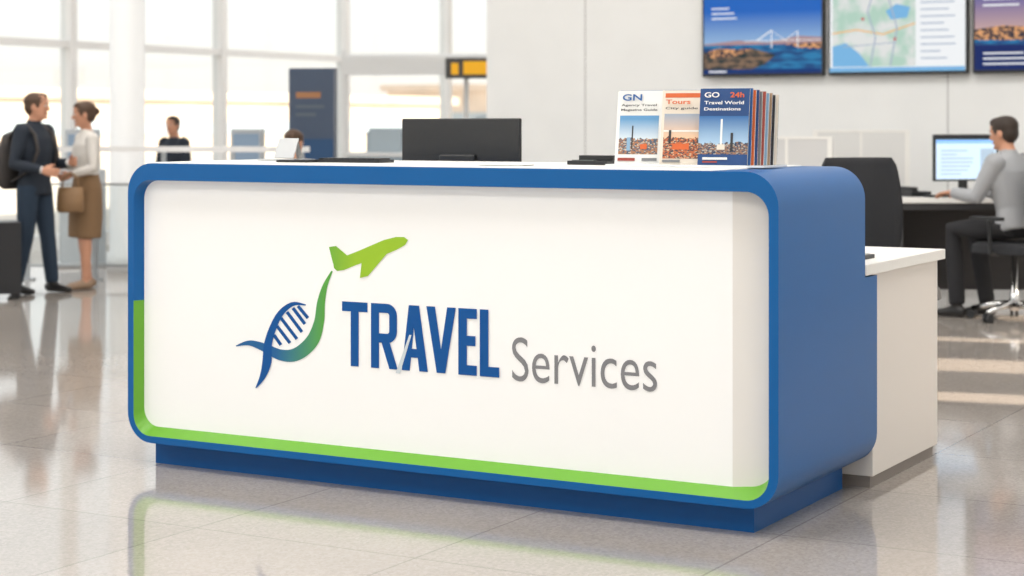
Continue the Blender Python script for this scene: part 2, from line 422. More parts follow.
# ---- brochures
def photo_mat(name, horizon, scale, sky0, sky1, c0, c1, c2, zc, zh):
    """printed landscape photograph: sky gradient over a busy skyline"""
    m = D.materials.new(name); m.use_nodes = True; nt = m.node_tree; b = nt.nodes['Principled BSDF']; Lk = nt.links
    tc = nt.nodes.new('ShaderNodeTexCoord'); sp = nt.nodes.new('ShaderNodeSeparateXYZ'); Lk.new(tc.outputs['Object'], sp.inputs[0])
    mp = nt.nodes.new('ShaderNodeMapping'); mp.inputs['Scale'].default_value = (scale, 1, scale*1.8); Lk.new(tc.outputs['Object'], mp.inputs[0])
    vo = nt.nodes.new('ShaderNodeTexVoronoi'); vo.inputs['Scale'].default_value = 1; vo.distance = 'CHEBYCHEV'; Lk.new(mp.outputs[0], vo.inputs['Vector'])
    r = nt.nodes.new('ShaderNodeValToRGB'); e = r.color_ramp.elements; r.color_ramp.interpolation = 'CONSTANT'
    e[0].position = 0; e[0].color = (*c0, 1); e[1].position = .4; e[1].color = (*c1, 1); x = e.new(.72); x.color = (*c2, 1)
    Lk.new(vo.outputs['Color'], r.inputs[0])
    ns = nt.nodes.new('ShaderNodeTexNoise'); ns.inputs['Scale'].default_value = scale*.35; ns.inputs['Detail'].default_value = 4; Lk.new(tc.outputs['Object'], ns.inputs['Vector'])
    ad = nt.nodes.new('ShaderNodeMath'); ad.operation = 'MULTIPLY_ADD'; ad.inputs[1].default_value = zh*1.0; Lk.new(ns.outputs['Fac'], ad.inputs[0]); Lk.new(sp.outputs['Z'], ad.inputs[2])
    gt = nt.nodes.new('ShaderNodeMath'); gt.operation = 'GREATER_THAN'; gt.inputs[1].default_value = horizon+zh*.5; Lk.new(ad.outputs[0], gt.inputs[0])
    mr = nt.nodes.new('ShaderNodeMapRange'); mr.inputs['From Min'].default_value = horizon; mr.inputs['From Max'].default_value = zc; Lk.new(sp.outputs['Z'], mr.inputs['Value'])
    sk = nt.nodes.new('ShaderNodeValToRGB'); sk.color_ramp.elements[0].color = (*sky0, 1); sk.color_ramp.elements[1].color = (*sky1, 1); Lk.new(mr.outputs[0], sk.inputs[0])
    mx = nt.nodes.new('ShaderNodeMixRGB'); Lk.new(gt.outputs[0], mx.inputs[0]); Lk.new(r.outputs[0], mx.inputs[1]); Lk.new(sk.outputs[0], mx.inputs[2])
    return m, b, mx
def print_photo(name, *a):
    m, b, mx = photo_mat(name, *a); m.node_tree.links.new(mx.outputs[0], b.inputs['Base Color']); b.inputs['Roughness'].default_value = .35; return m
PH1 = print_photo('print_city_photo', .095, 150, srgb(200, 212, 220), srgb(90, 145, 190), srgb(62, 84, 106), srgb(160, 112, 80), srgb(190, 180, 165), .17, .05)
PH2 = print_photo('print_sunset_photo', .10, 150, srgb(228, 190, 155), srgb(130, 155, 180), srgb(70, 62, 66), srgb(184, 98, 56), srgb(196, 168, 138), .2, .04)
PH3 = print_photo('print_harbour_photo', .08, 160, srgb(160, 190, 215), srgb(40, 100, 160), srgb(40, 60, 88), srgb(140, 105, 84), srgb(170, 165, 155), .18, .05)
CO = [mat('print_white', (.78, .78, .76), .4), mat('print_blue', srgb(36, 92, 155), .4), mat('print_orange', srgb(205, 96, 44), .4),
      mat('print_navy', srgb(20, 66, 122), .4), mat('print_grey', srgb(120, 122, 126), .4), mat('print_red', srgb(150, 62, 50), .4),
      mat('print_sky', srgb(130, 165, 195), .4), mat('print_tan', srgb(165, 138, 112), .4), mat('print_darkgrey', srgb(45, 45, 50), .4), mat('print_cream', srgb(220, 210, 196), .4), PH1, PH2, PH3]
rack = empty('brochure_rack', H(0, 0, ZT+0.004), ANG)
ACR = mat('clear_acrylic_edge', (.75, .78, .8), .15, spec=.6)
def brochure(name, u, v, yaw, lean, w, h, kind, cover, th=0.006, z=0.008):
    R = Euler((math.radians(-lean), 0, math.radians(yaw)), 'XYZ')
    bm = bmesh.new(); addbox(bm, (0, th/2, h/2), (w*.995, th*.7, h*.995)); addbox(bm, (0, th*.08, h/2), (w, th*.16, h), 1); addbox(bm, (0, th*.92, h/2), (w, th*.16, h), 1)
    finish(name, bm, [PAPER, cover], rack, loc=(u, v, z), rot=R)
    x0, x1 = -w/2, w/2; r = []
    def S(a, b, c, d, m): r.append((x0+a*w, b*h, x0+c*w, d*h, m))
    if kind == 1:
        S(0, 0, 1, 1, 0); S(.07, .13, .93, .66, 10); S(.35, .2, .38, .52, 8); S(.25, .18, .33, .36, 6); S(.55, .2, .70, .27, 2); S(.07, .04, .45, .08, 5); S(.6, .04, .93, .08, 4)
    elif kind == 2:
        S(0, 0, 1, 1, 9); S(.07, .90, .93, .96, 2); S(.07, .08, .93, .68, 11); S(.07, .44, .93, .46, 0); S(.3, .2, .7, .28, 2); S(.2, .28, .26, .46, 8); S(.07, .03, .5, .06, 4)
    elif kind == 3:
        S(0, 0, 1, 1, 3); S(0, .14, 1, .64, 12); S(.44, .22, .48, .60, 0); S(.38, .2, .54, .27, 9); S(.65, .18, .7, .42, 8); S(.1, .07, .6, .10, 0); S(.1, .03, .4, .05, 5)
    else:
        S(0, 0, 1, 1, kind % 10); S(.1, .7, .9, .8, 0); S(.1, .2, .9, .55, 10)
    M = Matrix.Translation((u, v, z)) @ R.to_matrix().to_4x4()
    art(name+'_cover', r, rack, (0, 0, 0), (0, 0, 0), CO).matrix_local = M
    return M
kinds = [CO[0], CO[9], CO[3], CO[0], CO[4], CO[7], CO[0], CO[5], CO[9]]
specs = [(2.128, 0.40, 6, 0.180, 0.277, 1), (2.312, 0.38, 6, 0.160, 0.277, 2), (2.488, 0.36, 8, 0.185, 0.281, 3)]
heads = [[('GN', -.38, .05, .86, .95, 1), ('Agency Travel', -.40, .38, .775, .815, 8), ('Magazine Guide', -.40, .40, .71, .75, 8)],
         [('Tours', -.40, .20, .81, .87, 2), ('City guide', -.40, .38, .73, .77, 8)],
         [('GO', -.40, -.1, .88, .95, 0), ('24h', .12, .4, .88, .95, 2), ('Travel World', -.40, .40, .79, .835, 0), ('Destinations', -.40, .34, .71, .75, 0)]]
for i, (u, v, yaw, w, h, k) in enumerate(specs):
    nb = 5 if i < 2 else 10
    for j in range(nb-1, -1, -1):
        M = brochure('brochure_%d_%d' % (i+1, j+1), u+(0.004*j if i < 2 else .0065*j), v+(0.010 if i < 2 else .015)*j, yaw+random.uniform(-1, 3)*(j > 0), 9, w, h*(1-.010*j+(.014 if j % 2 else 0)), k if j == 0 else 10+j, CO[0] if j == 0 and k < 3 else kinds[(j+i*2) % 9], th=0.008)
        if j == 0:
            for q, (s_, a_, b_, c_, d_, mi_) in enumerate(heads[i]):
                text_mesh('cover_title_%d_%d' % (i+1, q+1), s_, w*a_, w*b_, h*c_, h*d_, CO[mi_], rack, y=-0.008, off=.02).matrix_local = M
boxes('tray', [((2.03, 0.33, 0), (2.66, 0.56, 0.008)), ((2.03, 0.54, 0.0), (2.60, 0.548, 0.16))], [ACR], rack, bevel=.001)

# ---- small counter items
it = empty('tablet_stand', H(0.42, 0.5, ZT+0.005), ANG)
boxes('base', [((-.10, -.05, 0), (.12, .06, .008))], [STEEL], it)
box('plate', (0, 0.02, 0.053), (.13, .006, .09), mat('silver', (.62, .63, .64), .25, metal=.3), it, bevel=.002, rot=(math.radians(-20), 0, math.radians(-15)))
box('prop', (0.045, 0.04, 0.046), (.012, .02, .07), STEEL, it, rot=(math.radians(20), 0, 0))
kb = empty('keyboard', H(0.84, 0.42, ZT+0.004), ANG+math.radians(4))
ks = [((-.15, -.06, 0), (.15, .06, .012), 0)]
for r_ in range(5):
    for c_ in range(12): ks.append(((-.14+c_*.0235, -.052+r_*.021, .012), (-.14+c_*.0235+.019, -.052+r_*.021+.017, .018), 0))
boxes('keyboard_body', ks, [BLACK], kb)
tb = empty('tablet_computer', H(0.62, 0.35, ZT+0.004), ANG)
boxes('tablet_body', [((-.08, -.06, 0), (.08, .06, .01), 0), ((-.07, -.05, .0101), (.07, .05, .0108), 1)], [BLACK, mat('tablet_glass', (.05, .05, .06), .08)], tb)
ct = empty('card_terminal', H(1.88, 0.52, ZT+0.004), ANG)
boxes('terminal_body', [((-.085, -.05, 0), (.085, .05, .016), 0), ((-.06, .0, .016), (.085, .05, .036), 0), ((-.07, -.04, .0161), (.02, -.005, .019), 1)], [BLACK, mat('lcd', (.15, .18, .17), .2)], ct, bevel=.003)
ps = empty('paper_leaflets', H(1.66, 0.22, ZT+0.004), ANG)
boxes('leaflet_sheets', [((-.1, -.05, 0), (.1, .05, .003)), ((-.08, -.06, .003), (.11, .04, .006))], [PAPER], ps)
fd = empty('document_tray', H(2.66, 1.15, 0.87), ANG)
boxes('tray_body', [((-.12, -.1, 0), (.1, .1, .015), 0), ((-.1, -.09, .015), (.08, .09, .02), 1)], [BLACK, PAPER], fd)

# ------------------------------------------------------------------ office chairs
def office_chair(name, x, y, heading, sz=0.5, back_top=1.12, bw=0.46, arms=True, br=.31):
    e = empty(name, (x, y, 0), heading)     # faces local +X
    bm = bmesh.new()
    for k in range(5):
        a = 2*math.pi*k/5+0.3
        tube(bm, [(0, 0, .12), (.5*br*math.cos(a), .5*br*math.sin(a), .11), (br*math.cos(a), br*math.sin(a), .075)], [.03, .024, .016], side=(0, 0, 1), n=10)
    tube(bm, [(0, 0, .07), (0, 0, .2), (0, 0, .21), (0, 0, sz-.06)], [.035, .035, .022, .022], n=16)
    finish('star_base', bm, [CHROME], e, smooth=True)
    bm = bmesh.new()
    for k in range(5):
        a = 2*math.pi*k/5+0.3; cx, cy = br*math.cos(a), br*math.sin(a)
        for s in (-1, 1):
            ox, oy = -math.sin(a)*.018*s, math.cos(a)*.018*s
            p = Vector((cx+ox, cy+oy, .033)); dv = Vector((-math.sin(a), math.cos(a), 0))*.011
            tube(bm, [p-dv, p+dv], [.033, .033], side=(0, 0, 1), n=14)
    finish('casters', bm, [BLACK], e)
    bm = bmesh.new(); pts = rrect(-.24, .25, -.24, .24, .1, 6)
    lo = [bm.verts.new((x_, y_, sz-.05)) for x_, y_ in pts]; hi = [bm.verts.new((x_*.97, y_*.97, sz+.01)) for x_, y_ in pts]; to = [bm.verts.new((x_*.85, y_*.85, sz+.03)) for x_, y_ in pts]
    n = len(pts)
    for A, B in ((lo, hi), (hi, to)):
        for k in range(n): bm.faces.new((A[k], A[(k+1) % n], B[(k+1) % n], B[k]))
    bm.faces.new(lo[::-1]); bm.faces.new(to)
    finish('seat', bm, [DARK], e, smooth=False, bevel=.01)
    bm = bmesh.new(); zb = sz+.12; NX, NZ = 10, 14; g = []
    for side in (0, 1):
        rows = []
        for j in range(NZ+1):
            t = j/NZ; z = zb+(back_top-zb)*t
            half = bw/2*(0.88+.12*math.sin(math.pi*min(1, t*.9)))*(1 if t < .92 else 1-.10*(t-.92)/.08)
            if t < .08: half *= .85+.15*t/.08
            row = []
            for i in range(NX+1):
                s = -1+2*i/NX
                x_ = -.24-.06*t-.05*(1-s*s)+.025*math.sin(t*math.pi)+(-.03 if side else 0)
                row.append(bm.verts.new((x_, s*half, z)))
            rows.append(row)
        g.append(rows)
        for j in range(NZ):
            for i in range(NX): bm.faces.new((rows[j][i], rows[j][i+1], rows[j+1][i+1], rows[j+1][i]))
    for j in range(NZ):
        for i in (0, NX): bm.faces.new((g[0][j][i], g[0][j+1][i], g[1][j+1][i], g[1][j][i]))
    for i in range(NX):
        for j in (0, NZ): bm.faces.new((g[0][j][i], g[0][j][i+1], g[1][j][i+1], g[1][j][i]))
    finish('backrest', bm, [DARK], e, smooth=True)
    bm = bmesh.new()
    tube(bm, [(0, 0, sz-.06), (-.2, 0, sz-.06), (-.31, 0, sz+.02), (-.345, 0, zb+.16)], [.02, .02, .02, .016], n=10)
    if arms:
        for s in (-1, 1):
            tube(bm, [(0, s*.2, sz-.05), (0, s*.29, sz-.04), (0, s*.3, sz+.19)], [.014, .014, .014], side=(1, 0, 0), n=10)
            addbox(bm, (0.02, s*.3, sz+.205), (.25, .06, .025))
    finish('arms_and_spine', bm, [BLACK], e)
    return e
office_chair('office_chair', 1.935, 9.62, math.radians(284), 0.55, 1.22, 0.45, arms=False, br=.235)

# ------------------------------------------------------------------ workstation on the right
ws = empty('workstation_table', (3.45, 14.2, 0), math.radians(-4))
boxes('tabletop', [((-.62, -.45, .81), (.85, .4, .85))], [WHITE], ws, bevel=.003)
boxes('table_legs', [((-.56, -.4, 0), (-.5, -.34, .81)), ((-.56, .3, 0), (-.5, .36, .81)), ((.74, -.4, 0), (.8, -.34, .81)), ((.74, .3, 0), (.8, .36, .81)), ((-.56, -.4, .76), (.8, -.36, .81))], [mat('dark_metal', (.06, .06, .065), .5)], ws)
boxes('table_shade_sheets', [((-.5, .33, .1), (.74, .35, .8)), ((-.58, -.3, .1), (-.56, .33, .8))], [mat('painted_table_shade', (.05, .045, .045), .6)], ws)  # dark sheets added to stand for the shadow under the table
SB = mat('screen_white', (.3, .4, .5), .3, emis=.75, ecol=(.72, .86, 1.0))
SB2 = mat('screen_blue', (.2, .4, .7), .3, emis=.6, ecol=(.25, .5, .9))
SB3 = mat('screen_line', (.3, .4, .5), .3, emis=.5, ecol=(.5, .62, .75))
rc = [(-.26, .125, .26, .43, 0), (-.26, .40, .26, .43, 1)] + [(-.22, .16+.03*k, -.22+.3*random.uniform(.4, 1), .17+.03*k, 2) for k in range(7)] + [(.12, .15, .24, .36, 2)]
monitor('computer_monitor', (3.50, 14.28, .85), math.radians(16), .56, .36, .11, [SB, SB2, SB3], rc)
ph = empty('desk_phone', (3.06, 14.05, .85), math.radians(20))
boxes('phone_body', [((-.09, -.09, 0), (.09, .09, .04)), ((-.085, -.1, .04), (-.035, .1, .075))], [BLACK], ph, bevel=.006)
k2 = empty('desk_keyboard', (3.28, 13.92, .85), math.radians(15))
boxes('keyboard_body', [((-.18, -.07, 0), (.18, .07, .018))], [BLACK], k2, bevel=.004)

PT = mat('partition_panel', (.62, .62, .62), .6); PT2 = mat('partition_white', (.72, .72, .71), .6)
def partition(name, x0, y0, x1, y1, h, m):
    l = math.hypot(x1-x0, y1-y0); e = empty(name, (x0, y0, 0), math.atan2(y1-y0, x1-x0))
    boxes('panel', [((0, -.03, .08), (l, .03, h), 0), ((0, -.035, h), (l, .035, h+.02), 1), ((0, -.035, 0), (.04, .035, h), 1), ((l-.04, -.035, 0), (l, .035, h), 1), ((l/2-.01, -.033, 0.1), (l/2+.01, .033, h), 1), ((0.1, -.2, 0), (.16, .2, .06), 1), ((l-.16, -.2, 0), (l-.1, .2, .06), 1)], [m, WHITE], e)
partition('office_partition', 2.52, 15.5, 3.3, 15.35, 1.33, PT2)
partition('office_partition', 0.9, 15.9, 2.15, 15.7, 1.2, PT2)
partition('office_partition', 1.85, 14.9, 2.55, 14.7, 1.28, PT)

# wall screens
def em(name, r, g, b, s=.9):
    c = srgb(r, g, b); return mat(name, tuple(x*.1 for x in c), .3, spec=.2, emis=s, ecol=c)
def emnoise(name, c0, c1, scale, s=.85, lo=.42, hi=.6, st=(1, 1, 1)):
    m = D.materials.new(name); m.use_nodes = True; nt = m.node_tree; b = nt.nodes['Principled BSDF']
    tc = nt.nodes.new('ShaderNodeTexCoord'); n = nt.nodes.new('ShaderNodeTexNoise'); n.inputs['Scale'].default_value = scale; n.inputs['Detail'].default_value = 5
    mp = nt.nodes.new('ShaderNodeMapping'); mp.inputs['Scale'].default_value = st
    r = nt.nodes.new('ShaderNodeValToRGB'); r.color_ramp.elements[0].position = lo; r.color_ramp.elements[1].position = hi
    r.color_ramp.elements[0].color = (*c0, 1); r.color_ramp.elements[1].color = (*c1, 1)
    nt.links.new(tc.outputs['Object'], mp.inputs[0]); nt.links.new(mp.outputs[0], n.inputs['Vector']); nt.links.new(n.outputs['Fac'], r.inputs['Fac'])
    nt.links.new(r.outputs['Color'], b.inputs['Emission Color']); b.inputs['Emission Strength'].default_value = s
    b.inputs['Base Color'].default_value = (.01, .01, .01, 1); b.inputs['Roughness'].default_value = .35; b.inputs['Specular IOR Level'].default_value = .2
    return m
def grad_em(name, c0, c1, z0, z1):
    m = gradmat(name, c0, c1, z0, z1); nt = m.node_tree; b = nt.nodes['Principled BSDF']
    rr = [n for n in nt.nodes if n.type == 'VALTORGB'][0]
    nt.links.new(rr.outputs[0], b.inputs['Emission Color']); b.inputs['Emission Strength'].default_value = .9
    for l_ in list(nt.links):
        if l_.to_socket == b.inputs['Base Color']: nt.links.remove(l_)
    b.inputs['Base Color'].default_value = (.01, .01, .01, 1); b.inputs['Specular IOR Level'].default_value = .2; return m
def tv(name, u0, u1, rects, mats, z0=1.84, h=.82):
    e = empty(name, H(u0, BW-.09, z0), ANG); w = u1-u0
    boxes('casing', [((0, 0, 0), (w, .06, h))], [BLACK], e, bevel=.004)
    boxes('wall_mount', [((w*.35, .06, h*.3), (w*.65, .09, h*.7))], [BLACK], e)
    fx = lambda a: .018+a*(w-.036); fz = lambda b: .028+b*(h-.05)
    out = []
    for it in rects:
        if isinstance(it[0], (list, tuple)): out.append(([(fx(a), fz(b)) for a, b in it[0]], it[1]))
        else: out.append((fx(it[0]), fz(it[1]), fx(it[2]), fz(it[3]), it[4]))
    art('display', out, e, (0, 0, 0), (0, 0, 0), mats)
E = [em('tv_deepblue', 10, 50, 115), grad_em('tv_sky', srgb(160, 195, 228), srgb(10, 100, 195), .26, .6), em('tv_paleblue', 150, 195, 235), emnoise('tv_sea', srgb(6, 70, 130), srgb(30, 130, 185), 5, st=(1, 1, 6)),
     em('tv_white', 240, 243, 246), emnoise('tv_hillside', srgb(30, 48, 52), srgb(140, 112, 90), 9, st=(1, 1, 2.5)), emnoise('tv_map', srgb(238, 240, 238), srgb(188, 222, 205), 5), em('tv_mapline', 244, 180, 90),
     em('tv_lightpanel', 240, 244, 250), em('tv_greyline', 165, 178, 198), em('tv_navy', 8, 36, 100), em('tv_red', 200, 60, 70), emnoise('tv_town', srgb(60, 52, 64), srgb(235, 170, 115), 22, st=(1, 1, 1.6), lo=.46, hi=.56), grad_em('tv_dusk', srgb(205, 170, 165), srgb(8, 62, 160), .36, .75), em('tv_mapblue', 120, 180, 225), em('tv_rose', 170, 140, 145)]
lines = [(.07, .66+.06*k, .07+.26*random.uniform(.5, 1), .677+.06*k, 4) for k in range(3)]
tv('wall_display', -1.917, -.72, [(0, 0, 1, 1, 1), ([(0, .36), (.3, .40), (.55, .37), (.8, .44), (1, .42), (1, .3), (0, .3)], 15), (0, 0, 1, .345, 3),
    ([(.0, .0), (.0, .26), (.12, .30), (.25, .27), (.42, .30), (.62, .22), (.52, .1), (.30, .0)], 5), ([(.0, .24), (.12, .31), (.3, .29), (.42, .30), (.30, .22), (.1, .18)], 12), ([(.7, .345), (1, .36), (1, .28), (.82, .30)], 12),
    (.35, .385, 1, .393, 4), (.58, .3, .588, .52, 4), (.80, .3, .808, .50, 4), ([(.45, .39), (.584, .52), (.59, .51), (.47, .39)], 4), ([(.584, .51), (.7, .40), (.802, .50), (.8, .49), (.7, .39), (.59, .50)], 4),
    (0, 0, 1, .05, 0), (.05, .015, .2, .035, 4)] + lines, E)
tv('wall_display', -.675, .60, [(0, 0, 1, 1, 4), (.02, .06, .64, .96, 6), ([(.02, .06), (.02, .3), (.12, .34), (.22, .22), (.3, .06)], 14), ([(.42, .70), (.5, .78), (.6, .74), (.58, .62), (.46, .6)], 14),
    ([(.02, .46), (.2, .5), (.4, .44), (.64, .56), (.64, .545), (.4, .425), (.2, .485), (.02, .445)], 7), ([(.3, .06), (.34, .4), (.28, .7), (.33, .96), (.34, .96), (.29, .7), (.35, .4), (.31, .06)], 9),
    ([(.1, .3), (.5, .34), (.5, .33), (.1, .29)], 9), ([(.45, .06), (.5, .5), (.42, .96), (.43, .96), (.51, .5), (.46, .06)], 9), (.24, .6, .26, .63, 11), (.48, .36, .5, .39, 11)] + [(.68, .14+.08*k, .68+.26*random.uniform(.5, 1), .155+.08*k, 9) for k in range(9)] + [(.0, .0, 1, .05, 14)], E)
tv('wall_display', .645, 1.92, [(0, 0, 1, 1, 13), (0, 0, 1, .36, 3), ([(0, .34), (0, .46), (.2, .5), (.45, .47), (.7, .54), (1, .5), (1, .3), (.4, .33)], 12), (0, 0, 1, .28, 10)] + [(.06, .06+.06*k, .06+.4*random.uniform(.5, 1), .078+.06*k, 4) for k in range(3)] + [(.7, .08, .8, .16, 11)] + [(.06, .72+.07*k, .06+.3*random.uniform(.6, 1), .74+.07*k, 4) for k in range(3)], E)

# ------------------------------------------------------------------ left-hand background
def pole_sign():
    e = empty('information_totem', (-2.0, 18.6, 0), math.radians(-12))
    boxes('totem_body', [((-.235, -.06, 0), (.235, .06, 1.96), 0), ((-.3, -.2, 0), (.3, .2, .03), 1)], [mat('totem_navy', srgb(62, 76, 98), .4), STEEL], e)
    ttm = [em('totem_orange', 190, 135, 95, .6), em('totem_blue', 62, 92, 128, .6), em('totem_grey', 120, 130, 140, .5)]
    art('totem_print', [(-.16, 1.66, .1, 1.72, 0), (-.16, 1.56, .14, 1.59, 2), (-.16, 1.48, .05, 1.51, 2), (-.235, .7, .235, 1.25, 1), (-.15, .85, .1, .95, 2), (-.16, .5, .1, .54, 2)], e, (0, -.061, 0), (0, 0, 0), ttm, .002)
pole_sign()
def kiosk():
    e = empty('shop_kiosk', (-1.0, 22.5, 0), math.radians(-8))
    KW = mat('kiosk_white', (.74, .75, .76), .5); KG = mat('kiosk_grey', (.42, .50, .56), .4)
    boxes('kiosk_frame', [((-1.1, 0, 0), (-1.04, .08, 2.3), 0), ((1.15, 0, 0), (1.22, .08, 2.3), 0), ((-1.1, 1.4, 0), (1.25, 1.5, 1.3), 1), ((-1.1, -.02, 2.0), (1.25, .1, 2.22), 0), ((-1.1, .1, 2.2), (1.25, 1.5, 2.26), 0),
                          ((-1.02, 0.02, 0), (1.15, .5, 1.0), 1), ((-1.06, -.03, 1.0), (1.2, .55, 1.05), 0), ((0.35, .4, 1.05), (.40, .5, 2.0), 0), ((-.8, .2, 1.05), (-.4, .4, 1.35), 1), ((.55, .2, 1.05), (.95, .4, 1.5), 1)], [KW, KG], e)
    ttm = [mat('sign_dark', (.05, .05, .05), .4), em('sign_yellow', 240, 175, 40, .9), em('kiosk_screen', 170, 195, 215, .6)]
    art('kiosk_sign', [(.2, 1.95, 1.2, 2.2, 0), (.27, 2.0, .36, 2.14, 1), (.42, 2.0, .72, 2.16, 1), (.8, 2.0, 1.12, 2.05, 1), (.8, 2.09, 1.08, 2.15, 1), (-.9, .3, .2, .9, 2)], e, (0, -.03, 0), (0, 0, 0), ttm, .003)
kiosk()
def railing():
    e = empty('glass_railing', (-4.35, 16.6, 0), math.radians(-3))
    lst = []
    for k in range(5):
        x = k*.62; lst.append(((x-.02, -.02, 0), (x+.02, .02, 1.15), 0)); lst.append(((x-.06, -.06, 0), (x+.06, .06, .015), 0))
    lst.append(((-.05, -.03, 1.15), (2.55, .03, 1.2), 2)); lst.append(((0, -.012, .12), (2.48, .012, .14), 0)); lst.append(((0, -.012, .85), (2.48, .012, .87), 0))
    lst.append(((0, -.004, .14), (2.48, .004, .85), 1))
    boxes('railing_frame', lst, [mat('railing_steel', (.4, .42, .44), .35, metal=.8), GLASS, MULL], e)
railing()
def service_cart(x, y, r):
    e = empty('check_in_kiosk', (x, y, 0), math.radians(r))
    boxes('machine', [((-.22, -.18, 0), (.22, .18, .95), 0), ((-.17, -.12, .95), (.17, .0, 1.35), 0), ((-.26, -.25, 0), (.26, .22, .04), 1)], [mat('machine_grey', (.46, .49, .52), .5), STEEL], e, bevel=.01)
    art('machine_screen', [(-.14, .98, .14, 1.3, 0)], e, (0, -.121, 0), (0, 0, 0), [em('machine_glow', 160, 180, 200, .6)])
service_cart(-2.75, 19.4, -10)
service_cart(-4.25, 18.3, 15)

# ------------------------------------------------------------------ people
SKIN = mat('skin', srgb(200, 146, 118), .55, var=.03, bscale=30)
def remesh(bm, vox, smooth_it):
    bmesh.ops.recalc_face_normals(bm, faces=bm.faces)
    me = D.meshes.new('tmp'); bm.to_mesh(me)
    o = D.objects.new('tmp', me); SC.collection.objects.link(o)
    r = o.modifiers.new('r', 'REMESH'); r.mode = 'VOXEL'; r.voxel_size = vox
    s = o.modifiers.new('s', 'SMOOTH'); s.factor = .5; s.iterations = smooth_it
    bpy.context.view_layer.update()
    out = D.meshes.new_from_object(o.evaluated_get(bpy.context.evaluated_depsgraph_get()))
    D.objects.remove(o); D.meshes.remove(me)
    return out
def hand(parent, w, direc, palm, thumb_side, curl, scale, skin):
    X = Vector(direc).normalized(); Zp = -Vector(palm); Zp = (Zp-X*Zp.dot(X)).normalized(); Y = Zp.cross(X).normalized()*1.0
    M = Matrix((X, Y, Zp)).transposed().to_4x4(); M.translation = Vector(w)
    bm = bmesh.new(); t = thumb_side
    tube(bm, [(-.035, 0, 0), (0, 0, 0), (.03, 0, 0), (.065, 0, 0), (.092, 0, 0)], [(.026, .02), (.027, .018), (.038, .016), (.042, .014), (.04, .011)], n=16)
    for y, l, r, ex in ((.031, .068, .0092, 0), (.0105, .077, .0095, .1), (-.0105, .071, .0092, .2), (-.03, .056, .0082, .35)):
        p = Vector((.085, y*t, 0)); pts = [p-Vector((.02, 0, 0)), p]; a = 0
        for seg, f in enumerate((.42, .32, .26)):
            a += curl*(1+ex)*(0.7 if seg == 0 else 1.0)
            p = p+Vector((math.cos(a), y*.3*t*(1 if seg == 0 else 0), -math.sin(a)))*l*f; pts.append(p.copy())
        tube(bm, pts, [r, r, r*.97, r*.9, r*.75], n=10)
    tube(bm, [(.012, .02*t, -.002), (.035, .04*t, -.010), (.062, .054*t, -.02), (.085, .058*t, -.03)], [.014, .0125, .011, .008], n=10)
    bm.transform(M @ Matrix.Scale(scale, 4))
    me = remesh(bm, .0042*scale, 2); bm.free()
    me.materials.clear(); me.materials.append(skin)
    for p in me.polygons: p.use_smooth = True
    return link(D.objects.new('hand', me), parent)
